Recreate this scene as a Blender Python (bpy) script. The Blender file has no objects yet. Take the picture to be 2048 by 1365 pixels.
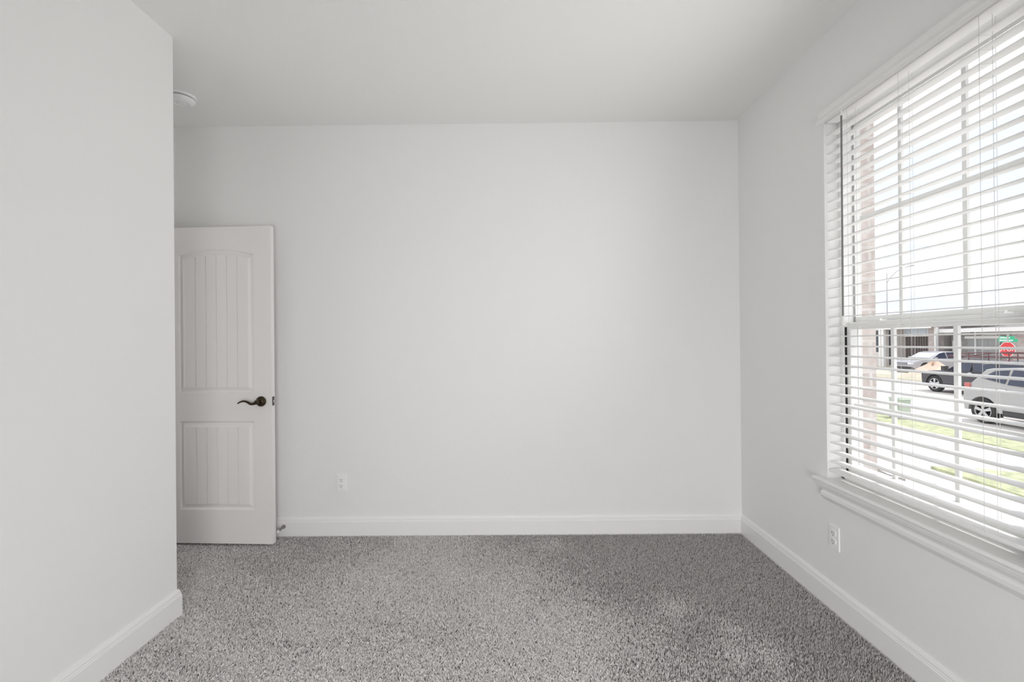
import bpy, bmesh, math, random
import numpy as np
from mathutils import Vector, Matrix

S = bpy.context.scene
COL = S.collection
random.seed(7)

# ------------------------------------------------------------------ camera, sky, sun, fill lights, exposure
EYE = 1.2846
YAW, PITCH, ROLL, FPX = 0.00551, 0.00215, -0.00933, 908.5
fw = Vector((-math.sin(YAW) * math.cos(PITCH), math.cos(YAW) * math.cos(PITCH), math.sin(PITCH)))
rt = Vector((math.cos(YAW), math.sin(YAW), 0))
up = rt.cross(fw)
r2 = rt * math.cos(ROLL) + up * math.sin(ROLL)
u2 = -rt * math.sin(ROLL) + up * math.cos(ROLL)
cd = bpy.data.cameras.new('camera')
cd.sensor_width = 36.0
cd.lens = FPX / 2048 * 36.0
cd.clip_start = 0.05
cd.clip_end = 500
cam = bpy.data.objects.new('camera', cd)
COL.objects.link(cam)
M = Matrix((r2, u2, -fw)).transposed().to_4x4()
M.translation = (0, 0, EYE)
cam.matrix_world = M
S.camera = cam

W = bpy.data.worlds.new('sky')
S.world = W
W.use_nodes = True
wn, wl = W.node_tree.nodes, W.node_tree.links
bg = wn['Background']
tc = wn.new('ShaderNodeTexCoord')
mp = wn.new('ShaderNodeMapping')
mp.inputs['Scale'].default_value = (1.0, 1.0, 3.0)
wl.new(tc.outputs['Generated'], mp.inputs['Vector'])
cl = wn.new('ShaderNodeTexNoise')
cl.inputs['Scale'].default_value = 2.6
cl.inputs['Detail'].default_value = 7
cl.inputs['Roughness'].default_value = 0.55
wl.new(mp.outputs['Vector'], cl.inputs['Vector'])
cr = wn.new('ShaderNodeValToRGB')
cr.color_ramp.elements[0].position = 0.40
cr.color_ramp.elements[0].color = (0.98, 1.08, 1.30, 1)
cr.color_ramp.elements[1].position = 0.54
cr.color_ramp.elements[1].color = (1.5, 1.5, 1.51, 1)
wl.new(cl.outputs['Fac'], cr.inputs['Fac'])
wl.new(cr.outputs['Color'], bg.inputs['Color'])
bg.inputs['Strength'].default_value = 1.0

sd = bpy.data.lights.new('sun', 'SUN')
sd.energy = 2.4
sd.angle = math.radians(8)
sd.color = (1.0, 0.97, 0.92)
sun = bpy.data.objects.new('sun', sd)
COL.objects.link(sun)
sun.rotation_euler = Vector((-0.5, 0.22, -1.0)).to_track_quat('-Z', 'Y').to_euler()

def area_light(name, loc, direction, sx, sy, energy, color=(1, 1, 1), spread=180):
    d = bpy.data.lights.new(name, 'AREA')
    d.shape = 'RECTANGLE'
    d.size, d.size_y = sx, sy
    d.energy = energy
    d.color = color
    d.spread = math.radians(spread)
    o = bpy.data.objects.new(name, d)
    COL.objects.link(o)
    o.location = loc
    o.rotation_euler = Vector(direction).to_track_quat('-Z', 'Y').to_euler()
    return o
# unseen fill light added behind the photographer, aimed towards the floor
area_light('rear_fill_light', (0.22, -1.40, 0.62), (0, 1, -0.5), 1.0, 1.15, 42, (1.0, 0.995, 0.985), spread=140)
# unseen light strips added inside the blind, boosting its daylight up and inwards
for zc in (0.90, 1.30, 1.70):
    area_light('window_fill_strip', (1.375, 1.72, zc), (-1, 0.12, 0.46), 0.60, 0.24, 1.95, (1.0, 0.995, 0.985), spread=125)
# fill light added out of view past the doorway, lifting the alcove
area_light('hall_fill_light', (-3.3, 2.5, 1.3), (1, 0, 0.1), 0.9, 1.9, 5.5, (1.0, 0.985, 0.97))

S.view_settings.view_transform = 'Standard'
S.view_settings.look = 'None'
S.view_settings.gamma = 1.0
S.view_settings.use_curve_mapping = False
S.view_settings.exposure = 0.0
S.cycles.max_bounces = 12
S.cycles.diffuse_bounces = 8
S.cycles.transparent_max_bounces = 24
S.cycles.sample_clamp_indirect = 6.0

# ------------------------------------------------------------------ materials
def srgb(r, g, b):
    f = lambda c: (c / 255 / 12.92) if c / 255 <= 0.04045 else ((c / 255 + 0.055) / 1.055) ** 2.4
    return (f(r), f(g), f(b), 1)

def mat(name, color, rough=0.5, metal=0.0, bump=0.0, bscale=200.0, var=0.0, vscale=3.0, spec=0.5, stretch=None):
    m = bpy.data.materials.new(name)
    m.use_nodes = True
    nt = m.node_tree
    n, l = nt.nodes, nt.links
    b = n['Principled BSDF']
    b.inputs['Base Color'].default_value = color
    b.inputs['Roughness'].default_value = rough
    b.inputs['Metallic'].default_value = metal
    b.inputs['Specular IOR Level'].default_value = spec
    t = n.new('ShaderNodeTexCoord')
    src = t.outputs['Object']
    if stretch:
        mpn = n.new('ShaderNodeMapping')
        mpn.inputs['Scale'].default_value = stretch
        l.new(src, mpn.inputs['Vector'])
        src = mpn.outputs['Vector']
    if var > 0:
        nz = n.new('ShaderNodeTexNoise')
        nz.inputs['Scale'].default_value = vscale
        nz.inputs['Detail'].default_value = 5
        l.new(src, nz.inputs['Vector'])
        rp = n.new('ShaderNodeValToRGB')
        rp.color_ramp.elements[0].position = 0.3
        rp.color_ramp.elements[1].position = 0.7
        rp.color_ramp.elements[0].color = tuple(c * (1 - var) for c in color[:3]) + (1,)
        rp.color_ramp.elements[1].color = tuple(min(1, c * (1 + var)) for c in color[:3]) + (1,)
        l.new(nz.outputs['Fac'], rp.inputs['Fac'])
        l.new(rp.outputs['Color'], b.inputs['Base Color'])
    if bump > 0:
        nb = n.new('ShaderNodeTexNoise')
        nb.inputs['Scale'].default_value = bscale
        nb.inputs['Detail'].default_value = 3
        l.new(src, nb.inputs['Vector'])
        bn = n.new('ShaderNodeBump')
        bn.inputs['Strength'].default_value = bump
        bn.inputs['Distance'].default_value = 0.002
        l.new(nb.outputs['Fac'], bn.inputs['Height'])
        l.new(bn.outputs['Normal'], b.inputs['Normal'])
    return m

def brick_mat(name, c1, c2, mortar, scale, axes='YZ', bw=0.20, bh=0.075):
    m = bpy.data.materials.new(name)
    m.use_nodes = True
    n, l = m.node_tree.nodes, m.node_tree.links
    b = n['Principled BSDF']
    b.inputs['Roughness'].default_value = 0.9
    t = n.new('ShaderNodeTexCoord')
    sp = n.new('ShaderNodeSeparateXYZ')
    l.new(t.outputs['Object'], sp.inputs[0])
    ad = n.new('ShaderNodeMath')
    l.new(sp.outputs['X'], ad.inputs[0])
    l.new(sp.outputs['Y'], ad.inputs[1])
    cb = n.new('ShaderNodeCombineXYZ')
    l.new(ad.outputs[0], cb.inputs['X'])
    l.new(sp.outputs['Z'], cb.inputs['Y'])
    br = n.new('ShaderNodeTexBrick')
    br.inputs['Color1'].default_value = c1
    br.inputs['Color2'].default_value = c2
    br.inputs['Mortar'].default_value = mortar
    br.inputs['Scale'].default_value = scale
    br.inputs['Brick Width'].default_value = bw
    br.inputs['Row Height'].default_value = bh
    br.inputs['Mortar Size'].default_value = 0.008
    l.new(cb.outputs[0], br.inputs['Vector'])
    nz = n.new('ShaderNodeTexNoise')
    nz.inputs['Scale'].default_value = 25
    l.new(t.outputs['Object'], nz.inputs['Vector'])
    mx = n.new('ShaderNodeMixRGB')
    mx.blend_type = 'OVERLAY'
    mx.inputs['Fac'].default_value = 0.35
    l.new(br.outputs['Color'], mx.inputs['Color1'])
    l.new(nz.outputs['Fac'], mx.inputs['Color2'])
    l.new(mx.outputs['Color'], b.inputs['Base Color'])
    bn = n.new('ShaderNodeBump')
    bn.inputs['Strength'].default_value = 0.6
    bn.inputs['Distance'].default_value = 0.006
    iv = n.new('ShaderNodeMath')
    iv.operation = 'SUBTRACT'
    iv.inputs[0].default_value = 1.0
    l.new(br.outputs['Fac'], iv.inputs[1])
    l.new(iv.outputs[0], bn.inputs['Height'])
    l.new(bn.outputs['Normal'], b.inputs['Normal'])
    return m

def glass_mat(name, tint=(1, 1, 1, 1), refl=0.05):
    m = bpy.data.materials.new(name)
    m.use_nodes = True
    n, l = m.node_tree.nodes, m.node_tree.links
    for x in list(n):
        if x.type == 'BSDF_PRINCIPLED':
            n.remove(x)
    out = [x for x in n if x.type == 'OUTPUT_MATERIAL'][0]
    tr = n.new('ShaderNodeBsdfTransparent')
    tr.inputs['Color'].default_value = tint
    gl = n.new('ShaderNodeBsdfGlossy')
    gl.inputs['Roughness'].default_value = 0.02
    lw = n.new('ShaderNodeLayerWeight')
    pw = n.new('ShaderNodeMath')
    pw.operation = 'POWER'
    pw.inputs[1].default_value = 5.0
    l.new(lw.outputs['Facing'], pw.inputs[0])
    ma = n.new('ShaderNodeMath')
    ma.operation = 'MULTIPLY_ADD'
    ma.inputs[1].default_value = 0.4
    ma.inputs[2].default_value = 0.015
    l.new(pw.outputs[0], ma.inputs[0])
    mx = n.new('ShaderNodeMixShader')
    l.new(ma.outputs[0], mx.inputs['Fac'])
    l.new(tr.outputs[0], mx.inputs[1])
    l.new(gl.outputs[0], mx.inputs[2])
    l.new(mx.outputs[0], out.inputs['Surface'])
    return m

M_WALL = mat('wall_paint', (0.875, 0.872, 0.866, 1), 0.75, bump=0.25, bscale=160, spec=0.3)
M_CEIL = mat('ceiling_paint', (0.885, 0.885, 0.872, 1), 0.85, bump=0.2, bscale=120, spec=0.2)
M_TRIM = mat('trim_paint', (0.895, 0.892, 0.885, 1), 0.38, bump=0.03, bscale=60)
M_DOOR = mat('door_paint', (0.875, 0.858, 0.845, 1), 0.42, bump=0.05, bscale=90, stretch=(6, 1, 0.4))
M_VINYL = mat('window_vinyl', (0.82, 0.83, 0.82, 1), 0.35, bump=0.02)
M_DARKGAP = mat('track_gap_shade', (0.02, 0.02, 0.02, 1), 0.7, bump=0.1)
M_SLAT = mat('blind_slat_vinyl', (0.91, 0.905, 0.895, 1), 0.4, bump=0.03, bscale=40, stretch=(8, 0.3, 8))
M_CORD = mat('blind_cord', (0.72, 0.72, 0.70, 1), 0.8, bump=0.2)
M_WAND = mat('wand_plastic', (0.22, 0.22, 0.21, 1), 0.25, bump=0.02)
M_PLASTIC = mat('white_plastic', (0.91, 0.91, 0.91, 1), 0.35, bump=0.01)
M_SLOT = mat('socket_slot', (0.05, 0.05, 0.05, 1), 0.6, bump=0.01)
M_BRONZE = mat('aged_bronze', (0.075, 0.055, 0.035, 1), 0.28, metal=0.85, bump=0.05, bscale=80, var=0.2, vscale=30)
M_NICKEL = mat('satin_nickel', (0.55, 0.54, 0.52, 1), 0.22, metal=1.0, bump=0.02)
M_STOP = mat('polished_nickel', (0.30, 0.29, 0.28, 1), 0.12, metal=1.0, bump=0.01)
M_STEELDARK = mat('latch_steel', (0.12, 0.12, 0.12, 1), 0.35, metal=0.8, bump=0.02)
M_GLASS = glass_mat('window_glass')
M_CARPET_BASE = mat('carpet_backing', (0.20, 0.19, 0.185, 1), 0.95, bump=0.8, bscale=240, var=0.25, vscale=120, spec=0.1)  # backing kept dark so the upright pile zones look shaded
M_BRICK = brick_mat('pale_brick', (0.50, 0.44, 0.415, 1), (0.60, 0.54, 0.515, 1), (0.62, 0.59, 0.57, 1), 1.0)

# ------------------------------------------------------------------ mesh helpers
class MB:
    def __init__(s):
        s.v, s.f = [], []
    def add(s, vs, fs):
        k = len(s.v)
        s.v += [tuple(p) for p in vs]
        s.f += [tuple(i + k for i in q) for q in fs]
        return s
    def box(s, x0, x1, y0, y1, z0, z1):
        x0, x1 = min(x0, x1), max(x0, x1)
        y0, y1 = min(y0, y1), max(y0, y1)
        z0, z1 = min(z0, z1), max(z0, z1)
        vs = [(x0, y0, z0), (x1, y0, z0), (x1, y1, z0), (x0, y1, z0), (x0, y0, z1), (x1, y0, z1), (x1, y1, z1), (x0, y1, z1)]
        return s.add(vs, [(0, 3, 2, 1), (4, 5, 6, 7), (0, 1, 5, 4), (1, 2, 6, 5), (2, 3, 7, 6), (3, 0, 4, 7)])
    def sweep(s, prof, a, b, fn, cap=True):
        """closed profile [(p,q)] swept from a to b; fn(p,q,t)->xyz"""
        n = len(prof)
        vs = [fn(p, q, a) for p, q in prof] + [fn(p, q, b) for p, q in prof]
        fs = [(i, (i + 1) % n, n + (i + 1) % n, n + i) for i in range(n)]
        if cap:
            fs += [tuple(range(n - 1, -1, -1)), tuple(range(n, 2 * n))]
        return s.add(vs, fs)
    def tube(s, pts, rad, n=8, cap=True, squash=1.0):
        pts = [Vector(p) for p in pts]
        rs = rad if isinstance(rad, (list, tuple)) else [rad] * len(pts)
        vs, fs = [], []
        ref = None
        for i, p in enumerate(pts):
            d = (pts[min(i + 1, len(pts) - 1)] - pts[max(i - 1, 0)]).normalized()
            if ref is None:
                ref = Vector((0, 0, 1)) if abs(d.z) < 0.9 else Vector((1, 0, 0))
            a = (ref - d * ref.dot(d)).normalized()
            ref = a
            b = d.cross(a)
            for k in range(n):
                t = 2 * math.pi * k / n
                vs.append(p + a * math.cos(t) * rs[i] * squash + b * math.sin(t) * rs[i])
        for i in range(len(pts) - 1):
            for k in range(n):
                fs.append((i * n + k, i * n + (k + 1) % n, (i + 1) * n + (k + 1) % n, (i + 1) * n + k))
        if cap:
            fs += [tuple(range(n - 1, -1, -1)), tuple(range((len(pts) - 1) * n, len(pts) * n))]
        return s.add(vs, fs)
    def lathe(s, prof, origin, axis, n=28):
        """prof [(r,h)] turned about axis through origin"""
        o, ax = Vector(origin), Vector(axis).normalized()
        a = ax.orthogonal().normalized()
        b = ax.cross(a)
        vs, fs = [], []
        for r, h in prof:
            for k in range(n):
                t = 2 * math.pi * k / n
                vs.append(o + ax * h + a * math.cos(t) * r + b * math.sin(t) * r)
        for i in range(len(prof) - 1):
            for k in range(n):
                fs.append((i * n + k, i * n + (k + 1) % n, (i + 1) * n + (k + 1) % n, (i + 1) * n + k))
        fs += [tuple(range(n - 1, -1, -1)), tuple(range((len(prof) - 1) * n, len(prof) * n))]
        return s.add(vs, fs)
    def build(s, name, material, parent=None, smooth=False, bevel=0.0, loc=None, recalc=True):
        me = bpy.data.meshes.new(name)
        me.from_pydata(s.v, [], s.f)
        me.update()
        if recalc or bevel > 0:
            bm = bmesh.new()
            bm.from_mesh(me)
            bmesh.ops.recalc_face_normals(bm, faces=bm.faces)
            if bevel > 0:
                ed = [e for e in bm.edges if len(e.link_faces) == 2 and e.calc_face_angle(0) > 0.6]
                bmesh.ops.bevel(bm, geom=ed, offset=bevel, segments=2, affect='EDGES', profile=0.5)
            bm.to_mesh(me)
            bm.free()
        if smooth:
            for p in me.polygons:
                p.use_smooth = True
            try:
                me.set_sharp_from_angle(angle=math.radians(38))
            except Exception:
                pass
        me.materials.append(material)
        o = bpy.data.objects.new(name, me)
        COL.objects.link(o)
        if loc is not None:
            o.location = loc
        if parent is not None:
            o.parent = parent
        return o

def tag(o, label=None, cat=None, group=None, kind=None):
    if label: o['label'] = label
    if cat: o['category'] = cat
    if group: o['group'] = group
    if kind: o['kind'] = kind
    return o

def empty(name, loc=(0, 0, 0), rz=0.0):
    o = bpy.data.objects.new(name, None)
    o.empty_display_size = 0.1
    COL.objects.link(o)
    o.location = loc
    o.rotation_euler = (0, 0, rz)
    return o

def struct(o, label=None, cat=None):
    return tag(o, label, cat, kind='structure')

# ------------------------------------------------------------------ room shell
XR, YB, XL, YL, H = 1.4974, 3.0242, -1.6062, 2.1401, 2.743
YR = -1.45
XA = -2.262           # wall that carries the doorway in the alcove
XH = -3.40
WY0, WY1, WZ0, WZ1 = 1.31, 2.193, 0.598, 2.375     # window opening in right wall

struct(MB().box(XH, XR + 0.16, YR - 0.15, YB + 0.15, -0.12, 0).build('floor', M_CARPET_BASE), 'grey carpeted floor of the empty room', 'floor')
struct(MB().box(XH - 0.1, XR + 0.16, YR - 0.15, YB + 0.15, H, H + 0.12).build('ceiling', M_CEIL), 'flat pale grey-white ceiling', 'ceiling')
struct(MB().box(XH - 0.1, XR + 0.16, YB, YB + 0.15, 0, H).build('wall_back', M_WALL), 'wide blank off-white wall facing the viewer', 'wall')
w = MB()
w.box(XR, XR + 0.145, YR, WY0, 0, H)
w.box(XR, XR + 0.145, WY1, YB, 0, H)
w.box(XR, XR + 0.145, WY0, WY1, 0, WZ0)
w.box(XR, XR + 0.145, WY0, WY1, WZ1, H)
struct(w.build('wall_right', M_WALL), 'off-white wall with the blinds-covered window', 'wall')
struct(MB().box(XA - 0.0, XL, YR, YL, 0, H).build('wall_left', M_WALL), 'blank off-white wall ending in an outside corner at left', 'wall')
w = MB()
w.box(XA - 0.11, XA, 2.905, YB, 0, H)
w.box(XA - 0.11, XA, YL, 2.905, 2.06, H)
struct(w.build('wall_alcove', M_WALL), 'narrow wall over the doorway in the alcove', 'wall')
struct(MB().box(XH - 0.1, XH, YR, YB, 0, H).box(XH, XA, 0.6, 0.7, 0, H).build('wall_hall', M_WALL), 'hallway wall beyond the doorway', 'wall')
# wall behind the photographer with a tall window added to let in more light
w = MB()
w.box(XL, -0.46, YR - 0.14, YR, 0, H).box(0.90, XR + 0.14, YR - 0.14, YR, 0, H)
w.box(-0.46, 0.90, YR - 0.14, YR, 0, 0.12).box(-0.46, 0.90, YR - 0.14, YR, 2.1, H)
struct(w.build('wall_rear', M_WALL), 'wall behind the viewer with an added tall window', 'wall')
w2 = empty('added_rear_window', (0.22, YR - 0.07, 0.12))
struct(w2, 'tall window added behind the viewer for extra light', 'window')
f = MB()
for a, b in ((-0.68, -0.62), (-0.03, 0.03), (0.62, 0.68)):
    f.box(a, b, -0.03, 0.03, 0, 1.98)
f.box(-0.68, 0.68, -0.03, 0.03, 0, 0.06).box(-0.68, 0.68, -0.03, 0.03, 1.92, 1.98)
f.build('window_frame', M_VINYL, w2)
MB().box(-0.62, 0.62, -0.004, 0.004, 0.06, 1.92).build('pane', M_GLASS, w2)

# baseboards: 13 cm board with stepped colonial top; profile (out, z)
BP = [(0, 0), (0.015, 0), (0.015, 0.098), (0.0125, 0.101), (0.0125, 0.106), (0.0105, 0.109), (0.0105, 0.116), (0.008, 0.122), (0.005, 0.1285), (0.0, 0.130)]
struct(MB().sweep(BP, XA, XR - 0.0005, lambda p, q, t: (t, YB - p, q)).build('baseboard_back', M_TRIM), 'white moulded baseboard along the back wall', 'baseboard')
struct(MB().sweep(BP, YR, YB - 0.0005, lambda p, q, t: (XR - p, t, q)).build('baseboard_right', M_TRIM), 'white moulded baseboard below the window wall', 'baseboard')
bl = MB()
n = len(BP)
vs, fs = [], []
for st in range(3):
    for p, q in BP:
        vs.append(((XL + p, YR, q), (XL + p, YL + p, q), (XA, YL + p, q))[st])
for st in range(2):
    for i in range(n):
        fs.append((st * n + i, st * n + (i + 1) % n, (st + 1) * n + (i + 1) % n, (st + 1) * n + i))
bl.add(vs, fs)
struct(bl.build('baseboard_left', M_TRIM), 'white moulded baseboard wrapping the left wall corner', 'baseboard')

# ------------------------------------------------------------------ door_1 (open, nearly parallel to the back wall)
DW, DH, DT = 0.72, 2.012, 0.035
door = empty('door_1', (-2.256, 2.893, 0.022), math.atan2(2.860 - 2.893, 0.719))
struct(door, 'white two-panel arch-top door standing open against the back wall', 'door')
px0, px1 = DW - 0.1136 - 0.4928, DW - 0.1136
NT = 24
def panel_rings(zb, zt, rise):
    rings = []
    xc, hw = (px0 + px1) / 2, (px1 - px0) / 2
    for off, dep in ((0, 0), (0.004, 0.008), (0.0065, 0.0125), (0.012, 0.0125), (0.036, 0.0025), (0.040, 0.0022)):
        a, b = px0 + off, px1 - off
        pts = [(a, zb + off), (b, zb + off)]
        for k in range(NT + 1):
            x = b + (a - b) * k / NT
            t = (x - xc) / hw
            pts.append((x, zt - off + rise * (1 - t * t)))
        rings.append((pts, dep))
    return rings
dm = MB()
def door_panel(zb, zt, rise, zlo, zhi):
    rings = panel_rings(zb, zt, rise)
    n = len(rings[0][0])
    vs, fs = [], []
    for pts, dep in rings:
        vs += [(x, dep, z) for x, z in pts]
    for i in range(len(rings) - 1):
        for k in range(n):
            fs.append((i * n + k, i * n + (k + 1) % n, (i + 1) * n + (k + 1) % n, (i + 1) * n + k))
    dm.add(vs, fs)
    # planked field with five V grooves
    off = 0.040
    a, b, fz = px0 + off, px1 - off, zb + off
    xc, hw = (px0 + px1) / 2, (px1 - px0) / 2
    pw = (b - a) / 6
    cols = []
    for k in range(6):
        l0, l1 = a + k * pw, a + (k + 1) * pw
        if k: cols.append((l0 + 0.0030, 0.0022))
        else: cols.append((l0, 0.0022))
        cols += [(l0 + (l1 - l0) * q, 0.0022) for q in (0.25, 0.5, 0.75)]
        if k < 5:
            cols += [(l1 - 0.0030, 0.0022), (l1 - 0.0008, 0.0085), (l1 + 0.0008, 0.0085)]
        else:
            cols.append((l1, 0.0022))
    vs, fs = [], []
    for x, d in cols:
        t = (x - xc) / hw
        vs += [(x, d, fz), (x, d, zt - off + rise * (1 - t * t))]
    for i in range(len(cols) - 1):
        fs.append((2 * i, 2 * i + 2, 2 * i + 3, 2 * i + 1))
    dm.add(vs, fs)
    # rails directly above (follows the arch) and side strips are added by caller
    top = rings[0][0][2:]
    vs, fs = [], []
    for x, z in top:
        vs += [(x, 0, z), (x, 0, zhi)]
    for i in range(len(top) - 1):
        fs.append((2 * i, 2 * i + 1, 2 * i + 3, 2 * i + 2))
    dm.add(vs, fs)
    dm.add([(px0, 0, zlo), (px1, 0, zlo), (px1, 0, zb), (px0, 0, zb)], [(0, 1, 2, 3)])
ZA, ZB_, ZC, ZD = 0.213, 0.775, 0.955, 1.834
door_panel(ZA, ZB_, 0.0, 0, 0.865)
door_panel(ZC, ZD, 0.036, 0.865, DH)
dm.add([(0, 0, 0), (px0, 0, 0), (px0, 0, DH), (0, 0, DH)], [(0, 1, 2, 3)])
dm.add([(px1, 0, 0), (DW, 0, 0), (DW, 0, DH), (px1, 0, DH)], [(0, 1, 2, 3)])
dm.add([(0, 0, 0), (DW, 0, 0), (DW, DT, 0), (0, DT, 0), (0, 0, DH), (DW, 0, DH), (DW, DT, DH), (0, DT, DH)],
       [(0, 1, 2, 3), (4, 7, 6, 5), (1, 5, 6, 2), (0, 3, 7, 4), (3, 2, 6, 7)])
slab = dm.build('door_slab', M_DOOR, door, recalc=False)
bm = bmesh.new(); bm.from_mesh(slab.data)
bmesh.ops.remove_doubles(bm, verts=bm.verts, dist=0.0002)
bmesh.ops.recalc_face_normals(bm, faces=bm.faces)
bm.to_mesh(slab.data); bm.free()
hz, hx = 0.902, DW - 0.066
hd = empty('door_handle', (hx, 0, hz)); hd.parent = door
tag(hd, 'dark aged-bronze lever handle')
MB().lathe([(0.030, 0.0), (0.0325, 0.003), (0.032, 0.008), (0.029, 0.012), (0.017, 0.0145), (0.0125, 0.017), (0.0125, 0.040), (0.014, 0.043), (0.014, 0.056), (0.011, 0.060), (0.001, 0.061)], (0, 0, 0), (0, -1, 0), 32).build('rosette', M_BRONZE, hd, smooth=True)
pts, rad = [], []
for k in range(17):
    t = k / 16
    pts.append((-0.004 - 0.118 * t, -0.050 + 0.004 * math.sin(t * 3.1), -0.003 - 0.006 * math.sin(t * math.pi * 1.0) * (1 - t) * 2.0 + 0.016 * max(0, math.sin((t - 0.3) / 0.7 * math.pi)) - 0.004 * t))
    rad.append(0.0105 - 0.0065 * t)
MB().tube(pts, rad, 10).build('lever', M_BRONZE, hd, smooth=True)
MB().box(DW - 0.0005, DW + 0.0016, 0.006, 0.029, hz - 0.0285, hz + 0.0285).build('latch_plate', M_STEELDARK, door, bevel=0.0006)
MB().box(DW + 0.0016, DW + 0.012, 0.010, 0.025, hz - 0.008, hz + 0.008).build('latch_bolt', M_NICKEL, door, bevel=0.002)
for z in (0.2, 1.0, 1.8):
    MB().tube([(-0.004, -0.004, z - 0.045), (-0.004, -0.004, z + 0.045)], 0.006, 10).build('hinge', M_BRONZE, door, smooth=True)

# door stop on the baseboard behind the door
ds = tag(empty('door_stop', (-1.543, YB - 0.0148, 0.072)), 'shiny metal door stop fixed to the back baseboard behind the door edge', 'door stop')
MB().lathe([(0.0135, 0.0), (0.0135, 0.004), (0.0115, 0.010), (0.0085, 0.020), (0.0068, 0.030), (0.0062, 0.070)], (0, 0, 0), (0, -1, -0.04), 20).build('rod', M_STOP, ds, smooth=True)
MB().lathe([(0.0080, 0.068), (0.0092, 0.070), (0.0090, 0.078), (0.0060, 0.081)], (0, 0, 0), (0, -1, -0.04), 18).build('rubber_tip', M_PLASTIC, ds, smooth=True)

# ------------------------------------------------------------------ outlets and smoke detector
def outlet(loc, rz, label):
    """built facing -Y at its own origin on the wall surface"""
    t = tag(empty('wall_outlet', loc, rz), label, 'outlet', 'white duplex wall outlets')
    MB().add([(-.035, 0, -.057), (.035, 0, -.057), (.035, 0, .057), (-.035, 0, .057),
              (-.0325, -.0055, -.0545), (.0325, -.0055, -.0545), (.0325, -.0055, .0545), (-.0325, -.0055, .0545)],
             [(3, 2, 1, 0), (4, 5, 6, 7), (0, 1, 5, 4), (1, 2, 6, 5), (2, 3, 7, 6), (3, 0, 4, 7)]).build('cover_plate', M_PLASTIC, t, bevel=0.001)
    MB().lathe([(0.0028, 0), (0.0028, 0.001), (0.001, 0.0016)], (0, -.0055, 0), (0, -1, 0), 12).build('screw', M_PLASTIC, t)
    for s in (1, -1):
        cz = s * 0.0195
        r = MB()
        pr = []
        for k in range(24):
            a = 2 * math.pi * k / 24
            pr.append((0.0172 * math.cos(a), max(-0.0135, min(0.0135, 0.0172 * math.sin(a)))))
        r.sweep(pr, 0, 0.0032, lambda p, q, d: (p, -.0055 - d, cz + q))
        rc = r.build('receptacle', M_PLASTIC, t)
        sl = MB()
        sl.box(-.0074, -.0052, -.0094, -.0086, cz - .001, cz + .0085)
        sl.box(.0052, .0074, -.0094, -.0086, cz + .0005, cz + .0075)
        sl.lathe([(0.0026, 0), (0.0026, 0.0007)], (0, -.0087, cz - .0078), (0, -1, 0), 12)
        sl.build('contact_slots', M_SLOT, rc)
    return t
outlet((-1.161, YB, 0.356), 0, 'white duplex outlet low on the back wall, right of the door')
outlet((XR, 2.146, 0.351), -math.pi / 2, 'white duplex outlet on the right wall below the window sill')

sm = tag(empty('smoke_detector', (-1.935, 2.645, H)), 'round white smoke detector on the ceiling at the left wall edge', 'smoke detector')
MB().lathe([(0.074, 0.0), (0.074, 0.010), (0.071, 0.013), (0.066, 0.0135)], (0, 0, 0), (0, 0, -1), 48).build('mounting_base', M_PLASTIC, sm, smooth=True)
MB().lathe([(0.060, 0.0135), (0.060, 0.0185)], (0, 0, 0), (0, 0, -1), 48).build('vent_gap', M_SLOT, sm)
MB().lathe([(0.066, 0.0185), (0.068, 0.020), (0.067, 0.026), (0.060, 0.036), (0.046, 0.043), (0.040, 0.044), (0.039, 0.041), (0.022, 0.041), (0.021, 0.045), (0.001, 0.046)], (0, 0, 0), (0, 0, -1), 48).build('cover', M_PLASTIC, sm, smooth=True)

# ------------------------------------------------------------------ window_1: vinyl single-hung with grids
win = empty('window_1', (XR, WY0, WZ0))
struct(win, 'single-hung white vinyl window with grids in the right wall', 'window')
def wpart(mb, name, m, parent=win, **k):
    o = mb.build(name, m, None, **k)
    o.parent = parent
    if parent is win:
        o.matrix_parent_inverse = Matrix.Translation(Vector(win.location)).inverted()
    return o
SZ = 0.617                                   # stool top
f = MB()
for y0, y1 in ((WY1 - 0.022, WY1), (WY0, WY0 + 0.022)):
    f.box(1.565, 1.655, y0, y1, SZ, WZ1)
f.box(1.565, 1.655, WY0, WY1, SZ, SZ + 0.03).box(1.565, 1.655, WY0, WY1, WZ1 - 0.045, WZ1)
wf = wpart(f, 'window_frame', M_VINYL, bevel=0.0015)
g = MB()
for y in (WY1 - 0.0245, WY0 + 0.022):
    g.box(1.572, 1.5985, y, y + 0.0025, SZ + 0.03, 1.34)
wpart(g, 'sash_track', M_DARKGAP)  # black strips in place of the shaded gaps beside the sash
g = MB()
for y in (WY1 - 0.0235, WY0 + 0.022):
    g.box(1.6135, 1.6195, y, y + 0.0015, SZ + 0.03, WZ1 - 0.045)
    g.box(1.624, 1.634, y, y + 0.0015, SZ + 0.03, 1.335)
wpart(g, 'screen_track', mat('track_grey', (0.42, 0.42, 0.41, 1), 0.5, bump=0.02))
ly0, ly1 = WY0 + 0.0245, WY1 - 0.0245
# lower sash (inner plane)
s = MB()
s.box(1.580, 1.612, ly1 - 0.024, ly1, SZ + 0.03, 1.362).box(1.580, 1.612, ly0, ly0 + 0.024, SZ + 0.03, 1.362)
s.box(1.580, 1.612, ly0 + 0.024, ly1 - 0.024, SZ + 0.03, SZ + 0.075)
s.box(1.580, 1.612, ly0 + 0.024, ly1 - 0.024, 1.328, 1.362)
s.box(1.572, 1.580, ly0 + 0.02, ly1 - 0.02, 1.350, 1.362)
lsash = wpart(s, 'lower_sash', M_VINYL, bevel=0.0012)
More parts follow.
